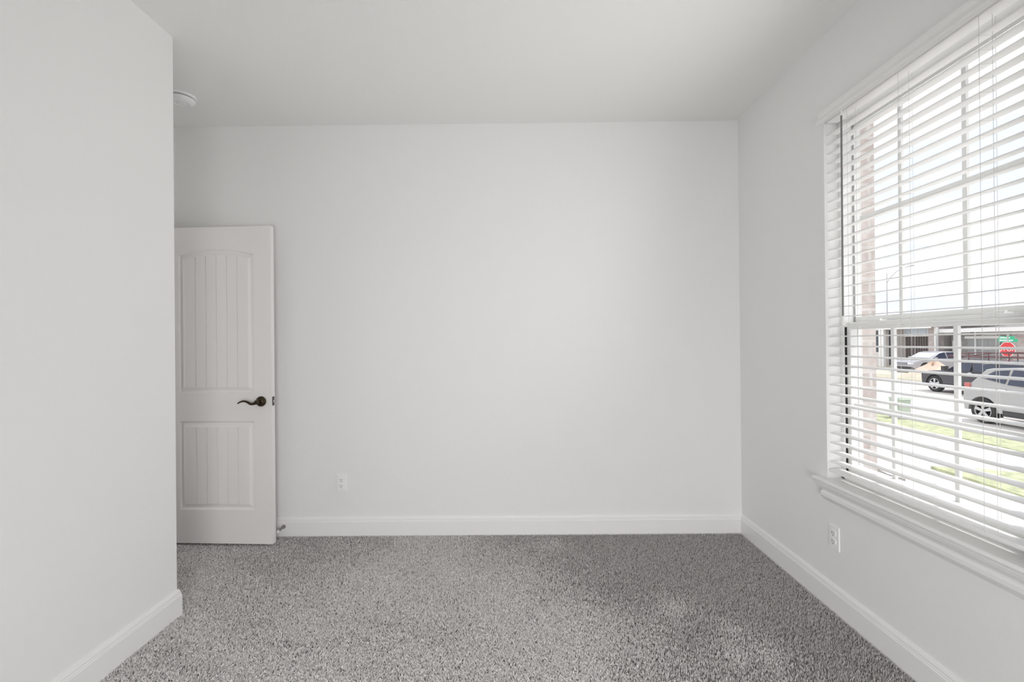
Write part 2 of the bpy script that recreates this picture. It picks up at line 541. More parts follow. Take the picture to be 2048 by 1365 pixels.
# upper sash (outer plane)
s = MB()
s.box(1.620, 1.650, ly1 - 0.004, ly1 + 0.002, 1.335, WZ1 - 0.045).box(1.620, 1.650, ly0 - 0.002, ly0 + 0.004, 1.335, WZ1 - 0.045)
s.box(1.620, 1.650, ly0, ly1, 1.335, 1.388).box(1.620, 1.650, ly0, ly1, WZ1 - 0.085, WZ1 - 0.045)
usash = wpart(s, 'upper_sash', M_VINYL, bevel=0.0012)
for pr, x, z0, z1, zm in ((lsash, 1.600, SZ + 0.075, 1.330, 0.972), (usash, 1.638, 1.388, WZ1 - 0.085, 1.852)):
    for yc in (1.926, 1.651, 1.376):
        wpart(MB().box(x - 0.006, x + 0.006, yc - 0.0085, yc + 0.0085, z0, z1), 'grid_bar', M_VINYL, pr, bevel=0.001)
    wpart(MB().box(x - 0.0055, x + 0.0055, ly0 + 0.02, ly1 - 0.02, zm - 0.0095, zm + 0.0095), 'grid_bar', M_VINYL, pr, bevel=0.001)
    wpart(MB().box(x + 0.0065, x + 0.0105, ly0 + 0.015, ly1 - 0.015, z0 - 0.008, z1 + 0.008), 'pane', M_GLASS, pr)
for yc in (2.00, 1.50):
    lk = MB().box(1.576, 1.612, yc - 0.030, yc + 0.030, 1.362, 1.367)
    lk.tube([(1.594, yc + 0.004, 1.366), (1.594, yc + 0.004, 1.374)], 0.010, 14)
    lk.box(1.584, 1.594, yc - 0.024, yc + 0.006, 1.367, 1.373)
    wpart(lk, 'sash_lock', M_VINYL, lsash, bevel=0.001)

# sill: stool, apron
st = MB()
SP = [(1.463, SZ - 0.020), (1.458, SZ - 0.017), (1.4555, SZ - 0.010), (1.458, SZ - 0.003), (1.463, SZ), (1.565, SZ), (1.565, SZ - 0.0185), (1.4975, SZ - 0.020)]
st.sweep([p for p in SP], WY0 + 0.001, WY1 - 0.001, lambda p, q, t: (p, t, q))
HP = [(1.463, SZ - 0.020), (1.458, SZ - 0.017), (1.4555, SZ - 0.010), (1.458, SZ - 0.003), (1.463, SZ), (1.4972, SZ), (1.4972, SZ - 0.020)]
st.sweep(HP, WY1 - 0.001, 2.244, lambda p, q, t: (p, t, q)).sweep(HP, 1.256, WY0 + 0.001, lambda p, q, t: (p, t, q))
sill = struct(st.build('trim_1', M_TRIM), 'white moulded window stool with apron below the blind', 'window sill')
AP = [(0, SZ - 0.020), (0.030, SZ - 0.020), (0.030, SZ - 0.029), (0.026, SZ - 0.032), (0.024, SZ - 0.040), (0.018, SZ - 0.050), (0.0145, SZ - 0.058), (0.015, SZ - 0.064), (0.019, SZ - 0.070), (0.019, SZ - 0.085), (0.012, SZ - 0.098), (0.006, SZ - 0.106), (0.0, SZ - 0.108)]
ap = MB()
vs, fs = [], []
n = len(AP)
for stn in range(4):
    for p, q in AP:
        vs.append(((XR - 0.0002, 2.196 + p, q), (XR - p, 2.196 + p, q), (XR - p, 1.304 - p, q), (XR - 0.0002, 1.304 - p, q))[stn])
for stn in range(3):
    for i in range(n):
        fs.append((stn * n + i, stn * n + (i + 1) % n, (stn + 1) * n + (i + 1) % n, (stn + 1) * n + i))
ap.add(vs, fs)
ap.build('apron', M_TRIM, sill)

# ------------------------------------------------------------------ window blind
bx = 1.528
blind = tag(empty('window_blind', (bx, 1.752, SZ)), 'white two-inch faux wood blind with open slats in the window', 'blind')
BINV = Matrix.Translation(Vector(blind.location)).inverted()
def bpart(mb, name, m, **k):
    o = mb.build(name, m, None, **k)
    o.parent = blind
    o.matrix_parent_inverse = BINV
    return o
BY0, BY1 = WY0 + 0.012, WY1 - 0.012
VZ = 2.311
VP = [(1.474, VZ), (1.461, VZ + 0.001), (1.459, VZ + 0.010), (1.464, VZ + 0.022), (1.469, VZ + 0.034), (1.470, VZ + 0.044), (1.465, VZ + 0.048), (1.464, VZ + 0.055), (1.469, VZ + 0.058), (1.480, VZ + 0.060), (1.480, VZ)]
v = MB().sweep(VP, BY0 - 0.01, BY1 + 0.01, lambda p, q, t: (p, t, q))
v.box(1.480, 1.494, BY1 + 0.002, BY1 + 0.01, VZ, VZ + 0.058).box(1.480, 1.494, BY0 - 0.01, BY0 - 0.002, VZ, VZ + 0.058)
bpart(v, 'valance', M_SLAT)
hr = MB().box(1.500, 1.556, BY0, BY1, 2.318, 2.368)
bpart(hr, 'headrail', M_SLAT, bevel=0.002)
TILT = 0.075
# slat cross-section (u across, w up): slightly crowned, 50 mm x 3 mm
SL = [(-0.0250, -0.0010), (-0.0235, -0.0015), (-0.012, -0.0005), (0, 0.0), (0.012, -0.0005), (0.0235, -0.0015), (0.0250, -0.0010), (0.0250, 0.0004), (0.0235, 0.0013), (0.012, 0.0024), (0, 0.0029), (-0.012, 0.0024), (-0.0235, 0.0013), (-0.0250, 0.0004)]
ct, sn = math.cos(TILT), math.sin(TILT)
PITCH_S = 0.0459
zlist = [1.341 + PITCH_S * i for i in range(-14, 22)]
zlist = [q for q in zlist if 0.685 < q < 2.30]
proto = None
for q in zlist:
    if proto is None:
        mb = MB().sweep(SL, BY0 - 1.752, BY1 - 1.752, lambda u, w_, t: (u * ct - w_ * sn, t, u * sn + w_ * ct))
        proto = mb.build('slat', M_SLAT, blind, smooth=True)
        o = proto
    else:
        o = proto.copy()
        COL.objects.link(o)
        o.parent = blind
    o.location = (0, 0, q - SZ + 0.0017)
    o.rotation_euler = (random.uniform(-1, 1) * 0.0006, random.uniform(-1, 1) * 0.010, 0)
BR = [(-0.025, -0.007), (0.025, -0.007), (0.0255, -0.004), (0.0255, 0.004), (0.023, 0.0075), (-0.023, 0.0075), (-0.0255, 0.004), (-0.0255, -0.004)]
bzr = 0.658
bpart(MB().sweep(BR, BY0, BY1, lambda u, w_, t: (bx + u * ct - w_ * sn, t, bzr + u * sn + w_ * ct)), 'bottom_rail', M_SLAT, bevel=0.001)
for yl in (2.046, 1.773, 1.466):
    cdm = MB()
    for sx in (-1, 1):
        xo = bx + sx * 0.0268
        cdm.tube([(xo, yl, bzr), (xo, yl, 2.32)], 0.0007, 5)
    for q in zlist:
        cdm.tube([(bx - 0.0268, yl, q - 0.0268 * sn - 0.0022), (bx + 0.0268, yl, q + 0.0268 * sn - 0.0022)], 0.0005, 4)
    bpart(cdm, 'ladder_cord', M_CORD)
    bpart(MB().tube([(bx + 0.004, yl - 0.012, bzr), (bx + 0.004, yl - 0.012, 2.32)], 0.0008, 5), 'lift_cord', M_CORD)
    bpart(MB().lathe([(0.006, 0), (0.006, 0.003), (0.003, 0.004)], (bx - 0.012, yl, bzr - 0.0085), (0, 0, -1), 12), 'rail_button', M_SLAT)
wd = MB().tube([(1.4725, 2.040, 2.285), (1.4725, 2.043, 1.385)], 0.0042, 6)
bpart(wd, 'tilt_wand', M_WAND)
bpart(MB().tube([(1.4725, 2.043, 1.387), (1.4725, 2.043, 1.345)], [0.0052, 0.0060], 8), 'wand_tip', M_SLAT)
bpart(MB().tube([(1.486, 2.040, 2.320), (1.478, 2.040, 2.318), (1.4725, 2.040, 2.305), (1.4725, 2.040, 2.283)], 0.0035, 8), 'wand_hook', M_SLAT)

# ------------------------------------------------------------------ carpet pile
def carpet():
    rng = np.random.default_rng(3)
    def region(x0, x1, y0, y1, dens):
        n = int((x1 - x0) * (y1 - y0) * dens)
        return np.stack([rng.uniform(x0, x1, n), rng.uniform(y0, y1, n)], 1)
    P = np.concatenate([region(XL + 0.017, XR - 0.017, 1.35, YB - 0.017, 62000), region(XA, XL + 0.017, YL + 0.017, YB - 0.017, 60000), region(XL + 0.017, XR - 0.017, 0.7, 1.35, 30000)])
    n = len(P)
    def field(fx, seed, octs=3):
        r = np.random.default_rng(seed)
        out = np.zeros(n)
        amp = 1.0
        for o in range(octs):
            for _ in range(6):
                a = r.uniform(0, 2 * np.pi)
                fr = fx * 2 ** o * r.uniform(0.6, 1.4)
                out += amp * np.sin(fr * (P[:, 0] * np.cos(a) + P[:, 1] * np.sin(a)) + r.uniform(0, 6.28))
            amp *= 0.6
        return out / 3.0
    big = field(2.6, 11)
    mid = field(30.0, 12)
    # nap: laid flat away from the viewer over most of the room, standing thinner by the window wall and alcove to build shade into the pile
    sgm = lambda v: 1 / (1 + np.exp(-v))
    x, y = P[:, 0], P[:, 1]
    shade_nap = sgm((x - 0.62 - 0.75 * (1.9 - y) - 0.12 * big) / 0.20) + 0.6 * sgm((y - 2.45 + 0.5 * (x + 1.3)) / 0.12) * sgm((-0.9 - x) / 0.15)
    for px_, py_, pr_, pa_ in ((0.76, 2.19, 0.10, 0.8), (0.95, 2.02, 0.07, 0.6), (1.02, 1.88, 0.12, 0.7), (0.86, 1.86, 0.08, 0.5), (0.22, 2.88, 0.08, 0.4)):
        shade_nap -= 0.75 * pa_ * np.exp(-((x - px_) ** 2 + (y - py_) ** 2) / pr_ ** 2)
    shade_nap = np.clip(shade_nap + 0.10 * field(9.0, 21), 0, 1)
    sgn = np.where(rng.uniform(0, 1, n) < shade_nap, -1.0, 1.0)
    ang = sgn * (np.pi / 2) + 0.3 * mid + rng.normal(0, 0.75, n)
    lean = np.clip(1.0 - 0.78 * shade_nap + 0.05 * field(4.0, 14) + rng.normal(0, 0.16, n), 0.08, 1.35)
    L = rng.uniform(0.011, 0.017, n) * (1 - 0.15 * shade_nap)
    wd_ = rng.uniform(0.0014, 0.0026, n) * (1 - 0.42 * shade_nap)
    dx, dy = np.cos(ang), np.sin(ang)
    tw = ang + np.pi / 2 + rng.normal(0, 0.5, n)
    wx, wy = np.cos(tw) * wd_, np.sin(tw) * wd_
    z0 = np.zeros(n)
    V = np.zeros((n, 5, 3))
    m1 = L * 0.45
    h1, e1 = np.cos(lean * 0.55) * m1, np.sin(lean * 0.55) * m1
    h2, e2 = h1 + np.cos(lean * 1.35) * (L - m1), e1 + np.sin(lean * 1.35) * (L - m1)
    V[:, 0] = np.stack([P[:, 0] - wx * .7, P[:, 1] - wy * .7, z0 - 0.001], 1)
    V[:, 1] = np.stack([P[:, 0] + wx * .7, P[:, 1] + wy * .7, z0 - 0.001], 1)
    V[:, 2] = np.stack([P[:, 0] - wx + dx * e1, P[:, 1] - wy + dy * e1, h1], 1)
    V[:, 3] = np.stack([P[:, 0] + wx + dx * e1, P[:, 1] + wy + dy * e1, h1], 1)
    V[:, 4] = np.stack([P[:, 0] + dx * e2, P[:, 1] + dy * e2, h2], 1)
    me = bpy.data.meshes.new('carpet_pile')
    me.vertices.add(n * 5)
    me.vertices.foreach_set('co', V.reshape(-1).astype(np.float32))
    base = (np.arange(n) * 5)[:, None]
    lp = (base + np.array([0, 1, 3, 2, 2, 3, 4])[None]).reshape(-1)
    me.loops.add(n * 7)
    me.loops.foreach_set('vertex_index', lp.astype(np.int32))
    me.polygons.add(n * 2)
    starts = ((np.arange(n) * 7)[:, None] + np.array([0, 4])[None]).reshape(-1)
    me.polygons.foreach_set('loop_start', starts.astype(np.int32))
    me.update(calc_edges=True)
    m = bpy.data.materials.new('carpet_yarn')
    m.use_nodes = True
    nn, l = m.node_tree.nodes, m.node_tree.links
    b = nn['Principled BSDF']
    b.inputs['Roughness'].default_value = 0.9
    b.inputs['Specular IOR Level'].default_value = 0.15
    geo = nn.new('ShaderNodeNewGeometry')
    rp = nn.new('ShaderNodeValToRGB')
    rp.color_ramp.elements[0].color = (0.50, 0.485, 0.475, 1)
    rp.color_ramp.elements[1].color = (0.90, 0.88, 0.865, 1)
    l.new(geo.outputs['Random Per Island'], rp.inputs['Fac'])
    l.new(rp.outputs['Color'], b.inputs['Base Color'])
    me.materials.append(m)
    o = bpy.data.objects.new('carpet_pile', me)
    COL.objects.link(o)
    return tag(o, 'short grey carpet pile covering the whole floor', 'carpet', kind='stuff')
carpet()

# ================================================================== outside the window
M_CONC = mat('concrete', (0.70, 0.68, 0.65, 1), 0.9, bump=0.2, bscale=40, var=0.06, vscale=1.5)
M_ROAD = mat('pale_concrete_road', (0.66, 0.62, 0.585, 1), 0.9, bump=0.2, bscale=40, var=0.06, vscale=0.8)
M_GRASS = mat('lawn', (0.44, 0.465, 0.29, 1), 0.95, bump=0.6, bscale=60, var=0.3, vscale=8)
M_DIRT = mat('peach_dirt', (0.66, 0.50, 0.40, 1), 0.95, bump=0.8, bscale=12, var=0.15, vscale=2)
M_VERGE = mat('dry_verge', (0.62, 0.57, 0.47, 1), 0.95, bump=0.5, bscale=10, var=0.12, vscale=0.7)
M_MULCH = mat('mulch', (0.20, 0.19, 0.17, 1), 0.95, bump=0.9, bscale=40, var=0.4, vscale=25)
PROF = [(1.74, -.25), (5.5, -.62), (9, -1.0), (11.9, -1.1), (12.0, -1.12), (12.05, -1.27), (22.5, -1.27), (22.55, -1.12), (30, -1.05), (95, -1.05)]
def gz(x):
    for (a, za), (b, zb) in zip(PROF, PROF[1:]):
        if a <= x <= b:
            return za + (zb - za) * (x - a) / (b - a)
    return PROF[0][1] if x < PROF[0][0] else PROF[-1][1]
def ground(name, poly_x, y0, y1, m, lift=0.0, label=None, cat=None):
    """strip following the terrain between x limits, solid 10 cm deep"""
    xs = sorted({poly_x[0], poly_x[1], *[x for x, _ in PROF if poly_x[0] < x < poly_x[1]]})
    pr = [(x, gz(x) + lift) for x in xs] + [(x, gz(x) + lift - 0.1) for x in reversed(xs)]
    return struct(MB().sweep(pr, y0, y1, lambda p, q, t: (p, t, q)).build(name, m), label, cat)
ground('front_yard', (1.735, 12.0), -15, 70, M_CONC, -0.03, 'pale concrete paving sloping from house to street', 'paving')
ground('road', (12.0, 22.55), -15, 140, M_ROAD, 0.0, 'pale concrete road beyond the front yard', 'road')
ground('far_verge', (22.55, 95), -15, 140, M_VERGE, 0.0, 'dry pale verge across the road', 'verge')
def patch(name, outline, m, label, cat, kind='structure', lift=0.02, thick=0.06):
    n = len(outline)
    vs = [(x, y, gz(x) + lift) for x, y in outline] + [(x, y, gz(x) + lift - thick) for x, y in outline]
    fs = [tuple(range(n)), tuple(range(2 * n - 1, n - 1, -1))] + [(i, (i + 1) % n, n + (i + 1) % n, n + i) for i in range(n)]
    o = MB().add(vs, fs).build(name, m)
    return tag(o, label, cat, kind=kind)
patch('parkway_grass', [(11.35, 14.4), (11.32, 12.0), (11.3, 8.0), (10.2, 8.0), (10.3, 9.6), (10.3, 10.5), (10.1, 11.2), (10.05, 12.2), (10.6, 13.8)], M_GRASS, 'bright green grass strip between sidewalk and street', 'grass')
patch('yard_grass', [(8.1, 7.3), (7.4, 7.3), (6.9, 7.15), (6.45, 7.1), (6.4, 6.4), (6.3, 5.6), (6.1, 4.0), (8.3, 4.0)], M_GRASS, 'small green lawn corner near the window', 'grass')
patch('mulch_bed', [(5.15, 6.5), (4.88, 6.3), (4.85, 6.0), (4.9, 5.75), (5.12, 6.0), (5.05, 6.2)], M_MULCH, 'dark mulch bed in the pale front yard', 'mulch')
patch('far_grass', [(22.6, 40), (22.6, 24), (24.2, 24), (24.6, 29), (24.0, 40)], mat('dry_grass', (0.47, 0.44, 0.34, 1), 0.95, bump=0.5, bscale=30, var=0.2, vscale=3), 'dry grass edge beyond the road', 'grass')

# our own house: brick veneer and window jambs seen through the glass
w = MB()
BX0, BX1 = 1.668, 1.735
w.box(BX0, BX1, WY1 - 0.003, 3.6, -0.3, 2.9).box(BX0, BX1, YR, WY0 + 0.003, -0.3, 2.9)
w.box(BX0, BX1, WY0 + 0.003, WY1 - 0.003, -0.3, 0.60).box(BX0, BX1, WY0 + 0.003, WY1 - 0.003, WZ1 - 0.01, 2.9)
struct(w.build('wall_outside', M_BRICK), 'pale brick outer face around the window', 'wall')

def steel(name, c, rough=0.4, metal=0.0):
    return mat(name, c, rough, metal, bump=0.01)
M_TIRE = mat('tire_rubber', (0.03, 0.03, 0.03, 1), 0.85, bump=0.2, bscale=60)
M_RIM = mat('alloy_rim', (0.55, 0.55, 0.56, 1), 0.35, metal=0.5, bump=0.02)
M_CARGLASS = mat('car_glass', (0.03, 0.04, 0.075, 1), 0.08, bump=0.005)
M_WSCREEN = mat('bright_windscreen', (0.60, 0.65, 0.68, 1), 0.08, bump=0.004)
M_CLAD = mat('black_cladding', (0.05, 0.05, 0.05, 1), 0.7, bump=0.1)
M_TAIL = mat('tail_lamp_red', (0.50, 0.13, 0.12, 1), 0.2, bump=0.01)
M_CHROME = mat('chrome', (0.75, 0.75, 0.76, 1), 0.12, metal=1.0, bump=0.005)
M_HEADLAMP = mat('head_lamp_lens', (0.75, 0.77, 0.8, 1), 0.1, bump=0.01)

def car(name, label, loc, rz, prof, wheels, wr, width, belt, paint, side_windows, glass_quads, extras, group=None, spokes=5):
    """car built along its own +x (front at x=0, rear at x=L); near sides at y = +-width/2.
    prof: closed outline (x,z) without wheel notches, lower edge last two points"""
    t = tag(empty(name, loc, rz), label, 'car', group)
    hw = width / 2
    def half(z):
        if z <= belt: return hw - max(0, (0.35 - z)) * 0.10
        return hw - (z - belt) * 0.30
    # outline with wheel-arch notches along the bottom
    (xf, zf), (xb, zb) = prof[-1], prof[-2]
    out = list(prof[:-2])
    low = [(xb, zb)]
    for wx in sorted(wheels, reverse=True):
        R = wr + 0.055
        h0 = zb - wr
        a0 = math.asin(max(-1, min(1, h0 / R)))
        for k in range(13):
            a = a0 + (math.pi - 2 * a0) * k / 12
            low.append((wx + R * math.cos(a), wr + R * math.sin(a)))
    low.append((xf, zf))
    out += low
    cx = sum(p[0] for p in out) / len(out)
    cz = sum(p[1] for p in out) / len(out)
    rows = []
    nO = len(out)
    for sy, ins in ((-1, 0.045), (-1, 0.012), (-0.93, 0.0), (0.93, 0.0), (1, 0.012), (1, 0.045)):
        r = []
        for i, (x, z_) in enumerate(out):
            isl = i >= len(prof) - 2
            dx, dz = cx - x, cz - z_
            ln = math.hypot(dx, dz) or 1
            k = 0 if isl else ins
            h = half(z_) * (abs(sy) if abs(sy) < 1 else 1)
            edge = 0.0
            if abs(sy) == 1 and ins < 0.03: edge = 0.03
            r.append((x + dx / ln * k, math.copysign(h - edge * (0 if isl else 1), sy), z_ + dz / ln * k))
        rows.append(r)
    vs = [p for r in rows for p in r]
    fs = []
    for r in range(5):
        for i in range(nO):
            fs.append((r * nO + i, r * nO + (i + 1) % nO, (r + 1) * nO + (i + 1) % nO, (r + 1) * nO + i))
    fs += [tuple(range(nO - 1, -1, -1)), tuple(range(5 * nO, 6 * nO))]
    MB().add(vs, fs).build('body', paint, t, smooth=True)
    for poly in side_windows:
        for s in (-1, 1):
            mb = MB()
            q = [(x, s * (half(z_) - 0.003), z_) for x, z_ in poly] + [(x, s * (half(z_) + 0.006), z_) for x, z_ in poly]
            k = len(poly)
            mb.add(q, [tuple(range(k)), tuple(range(2 * k - 1, k - 1, -1))] + [(i, (i + 1) % k, k + (i + 1) % k, k + i) for i in range(k)])
            mb.build('side_window', M_CARGLASS, t)
    for nm, (xa, za), (xb_, zb_) in glass_quads:
        nx, nz = (za - zb_), (xb_ - xa)
        ln = math.hypot(nx, nz)
        nx, nz = nx / ln * 0.008, nz / ln * 0.008
        if nz < 0: nx, nz = -nx, -nz
        ha, hb = half(za) - 0.10, half(zb_) - 0.10
        mb = MB()
        q = [(xa + nx, -ha, za + nz), (xa + nx, ha, za + nz), (xb_ + nx, hb, zb_ + nz), (xb_ + nx, -hb, zb_ + nz)]
        q += [(p[0] - 2 * nx, p[1], p[2] - 2 * nz) for p in q]
        mb.add(q, [(0, 1, 2, 3), (7, 6, 5, 4), (0, 1, 5, 4), (1, 2, 6, 5), (2, 3, 7, 6), (3, 0, 4, 7)])
        mb.build('windscreen' if 'wind' in nm and 'screen' in nm else nm, M_WSCREEN if nm.startswith('bright') else M_CARGLASS, t)
    # dark wheel wells and underside
    MB().box(0.35, prof[-2][0] - 0.35, -hw + 0.16, hw - 0.16, 0.22, 0.72).build('underbody', M_CLAD, t)
    for wx in wheels:
        for s in (-1, 1):
            yo = s * (hw - 0.11)
            tw = MB().lathe([(wr * 0.62, -0.105), (wr * 0.93, -0.105), (wr, -0.075), (wr, 0.075), (wr * 0.93, 0.105), (wr * 0.62, 0.105), (wr * 0.62, 0.06), (0.01, 0.06)], (wx, yo, wr), (0, s, 0), 32).build('wheel', M_TIRE, t, smooth=True)
            rm = MB()
            rr = wr * 0.66
            rm.lathe([(rr * 0.90, 0.085), (rr, 0.10), (rr, 0.108), (rr * 0.93, 0.108), (rr * 0.90, 0.085)], (wx, yo, wr), (0, s, 0), 32)
            rm.lathe([(rr * 0.22, 0.06), (rr * 0.22, 0.105), (rr * 0.10, 0.11)], (wx, yo, wr), (0, s, 0), 16)
            for k in range(spokes):
                a = 2 * math.pi * k / spokes + 0.3
                ca, sa = math.cos(a), math.sin(a)
                q = []
                for rad_, wdt in ((rr * 0.15, rr * 0.13), (rr * 0.95, rr * 0.20)):
                    for sg in (-1, 1):
                        for dy in (0.08, 0.106):
                            q.append((wx + ca * rad_ - sa * wdt * sg, yo + s * dy, wr + sa * rad_ + ca * wdt * sg))
                rm.add(q, [(0, 1, 3, 2), (4, 6, 7, 5), (0, 4, 5, 1), (2, 3, 7, 6), (1, 5, 7, 3), (0, 2, 6, 4)])
            rm.build('rim', M_RIM, tw)
    for nm, mb, m in extras(hw, half):
        mb.build(nm, m, t, bevel=0.004)
    return t

# silver SUV at our kerb: rear end farthest (+Y), so its own +x (front->rear) points along +Y
SILVER = mat('silver_paint', (0.41, 0.405, 0.395, 1), 0.35, metal=0.1, bump=0.005)
L = 4.60
pr = [(0.0, 0.55), (0.03, 0.80), (0.25, 0.96), (1.10, 1.08), (1.30, 1.12), (1.95, 1.60), (2.30, 1.67), (3.2, 1.69), (3.85, 1.64), (4.02, 1.60), (4.33, 1.20), (4.46, 1.08), (4.56, 0.95), (4.58, 0.62), (4.50, 0.36), (0.10, 0.34)]
def silver_extras(hw, half):
    r = []
    for s in (-1, 1):
        r.append(('tail_lamp', MB().box(4.33, 4.50, s * (hw - 0.09), s * (hw + 0.004), 1.00, 1.17), M_TAIL))
        r.append(('door_handle', MB().box(3.30, 3.48, s * (hw - 0.02), s * (hw + 0.03), 1.03, 1.06), M_CHROME))
        r.append(('door_handle', MB().box(2.25, 2.43, s * (hw - 0.02), s * (hw + 0.03), 1.01, 1.04), M_CHROME))
        r.append(('sill_cladding', MB().box(1.22, 3.40, s * (hw - 0.10), s * (hw + 0.008), 0.30, 0.46), M_CLAD))
        r.append(('running_board', MB().box(1.35, 3.30, s * (hw - 0.08), s * (hw + 0.09), 0.26, 0.31), M_CHROME))
        r.append(('wing_mirror', MB().box(1.45, 1.62, s * (hw + 0.01), s * (hw + 0.18), 1.10, 1.24), SILVER))
        r.append(('head_lamp', MB().box(0.05, 0.30, s * (hw - 0.35), s * (hw - 0.03), 0.72, 0.86), M_HEADLAMP))
    return r
# nose at Y = 14.25-4.6
car('silver_suv', 'silver SUV parked at the near kerb, its rear towards the window edge', (13.95 + 0.92, 14.28 - L, -1.27), math.pi / 2, pr, (0.88, 3.96), 0.37, 1.84, 1.08, SILVER,
    [[(1.50, 1.14), (1.98, 1.55), (2.30, 1.61), (2.42, 1.61), (2.42, 1.15)], [(2.50, 1.16), (2.50, 1.61), (3.25, 1.62), (3.30, 1.20)], [(3.38, 1.22), (3.34, 1.61), (3.72, 1.57), (4.06, 1.34)]],
    [('windscreen', (1.36, 1.17), (1.92, 1.57)), ('rear_window', (4.05, 1.56), (4.31, 1.23))], silver_extras)

# dark SUV with roof rack at the far kerb, nose farthest (+Y)
DARK = mat('dark_grey_paint', (0.055, 0.052, 0.056, 1), 0.25, bump=0.005)
L = 4.9
pr = [(0.02, 0.50), (0.0, 0.86), (0.06, 0.95), (0.50, 1.00), (1.15, 1.05), (1.32, 1.10), (1.85, 1.50), (2.10, 1.55), (3.6, 1.57), (4.4, 1.53), (4.75, 1.10), (4.85, 0.95), (4.88, 0.55), (4.80, 0.36), (0.10, 0.34)]
M_RACK = mat('rack_dark_red_steel', (0.13, 0.05, 0.055, 1), 0.5, bump=0.02)
def dark_extras(hw, half):
    r = []
    for s in (-1, 1):
        r.append(('wing_mirror', MB().box(1.30, 1.46, s * (hw + 0.01), s * (hw + 0.22), 1.06, 1.26), M_CLAD))
        r.append(('head_lamp', MB().box(0.01, 0.30, s * (hw - 0.40), s * (hw - 0.02), 0.74, 0.90), M_HEADLAMP))
        r.append(('sill_cladding', MB().box(1.10, 3.30, s * (hw - 0.10), s * (hw + 0.012), 0.30, 0.44), M_CLAD))
        r.append(('door_handle', MB().box(2.35, 2.52, s * (hw - 0.02), s * (hw + 0.03), 0.99, 1.02), M_CHROME))
        r.append(('tail_lamp', MB().box(4.62, 4.86, s * (hw - 0.10), s * (hw + 0.004), 0.90, 1.25), M_TAIL))
    rk = MB()
    for s in (-1, 1):
        rk.tube([(1.05, s * 0.62, 1.72), (1.9, s * 0.62, 1.86), (2.6, s * 0.62, 1.90), (4.4, s * 0.62, 1.90)], 0.022, 6)
        rk.tube([(1.05, s * 0.62, 1.70), (4.4, s * 0.62, 1.72)], 0.022, 6)
        for x in (2.05, 2.9, 3.7, 4.3):
            rk.tube([(x, s * 0.62, 1.50), (x, s * 0.62, 1.90)], 0.02, 6)
    for x in (1.05, 2.05, 2.9, 3.7, 4.3):
        rk.tube([(x, -0.62, 1.72), (x, 0.62, 1.72)], 0.02, 6)
    r.append(('roof_rack', rk, M_RACK))
    return r
car('dark_suv', 'dark grey SUV with a roof rack parked at the far kerb', (19.95 + 0.95, 22.45, -1.27), -math.pi / 2, pr, (0.72, 3.75), 0.385, 1.90, 1.04, DARK,
    [[(1.42, 1.10), (1.88, 1.44), (2.10, 1.49), (2.42, 1.50), (2.42, 1.08)], [(2.52, 1.08), (2.52, 1.50), (3.40, 1.51), (3.45, 1.09)], [(3.55, 1.10), (3.52, 1.51), (4.30, 1.48), (4.58, 1.14)]],
    [('windscreen', (1.38, 1.15), (1.82, 1.47)), ('rear_window', (4.45, 1.47), (4.72, 1.14))], dark_extras)

# light grey sedan nosed towards us in the far driveway
GREY = mat('pale_grey_paint', (0.42, 0.42, 0.45, 1), 0.3, metal=0.2, bump=0.005)
pr = [(0.0, 0.42), (0.02, 0.66), (0.12, 0.76), (1.05, 0.92), (1.20, 0.95), (1.85, 1.36), (2.2, 1.43), (2.8, 1.43), (3.3, 1.36), (4.0, 1.05), (4.55, 1.02), (4.66, 0.85), (4.64, 0.45), (4.5, 0.30), (0.15, 0.28)]
def grey_extras(hw, half):
    r = [('grille', MB().box(-0.012, 0.06, -0.42, 0.42, 0.52, 0.68), M_CLAD), ('bumper', MB().box(-0.03, 0.2, -hw + 0.12, hw - 0.12, 0.30, 0.40), M_CLAD)]
    for z_ in (0.56, 0.63):
        r.append(('grille_bar', MB().box(-0.022, 0.0, -0.44, 0.44, z_ - 0.012, z_ + 0.012), M_CHROME))
    for s in (-1, 1):
        r.append(('head_lamp', MB().box(-0.005, 0.22, s * (hw - 0.42), s * (hw - 0.03), 0.58, 0.70), M_HEADLAMP))
        r.append(('wing_mirror', MB().box(1.40, 1.52, s * (hw + 0.01), s * (hw + 0.18), 0.95, 1.06), GREY))
    return r
car('grey_sedan', 'pale grey sedan nosed out of the driveway behind the dirt mound', (26.9, 31.75, -1.07), 0.0, pr, (0.86, 3.62), 0.33, 1.82, 0.93, GREY,
    [[(1.38, 0.97), (1.90, 1.32), (2.25, 1.37), (2.30, 0.97)], [(2.38, 0.97), (2.36, 1.37), (2.80, 1.37), (3.25, 1.30), (3.50, 1.02)]],
    [('bright_windscreen', (1.24, 1.00), (1.82, 1.34)), ('rear_window', (3.35, 1.32), (3.92, 1.09))], grey_extras)

# dirt mound
dmv, dmf = [], []
NR, NA = 9, 28
rr_ = random.Random(5)
for i in range(NR + 1):
    for k in range(NA):
        a = 2 * math.pi * k / NA
        q = i / NR
        wob = 1 + 0.16 * math.sin(2 * a + 0.6) + 0.09 * math.sin(5 * a + 1)
        h = 0.84 * (1 - q) ** 1.15 * (1 + 0.16 * math.sin(3 * a)) + rr_.uniform(-0.03, 0.03) * (1 - q)
        h += 0.22 * math.exp(-((a - 4.6) ** 2) * 2) * math.sin(math.pi * min(1, q * 1.5))
        x, y = 26.3 + 1.45 * q * wob * math.cos(a), 28.7 + 1.85 * q * wob * math.sin(a)
        dmv.append((x, y, gz(x) - 0.01 + max(0, h)))
for i in range(NR):
    for k in range(NA):
        dmf.append((i * NA + k, i * NA + (k + 1) % NA, (i + 1) * NA + (k + 1) % NA, (i + 1) * NA + k))
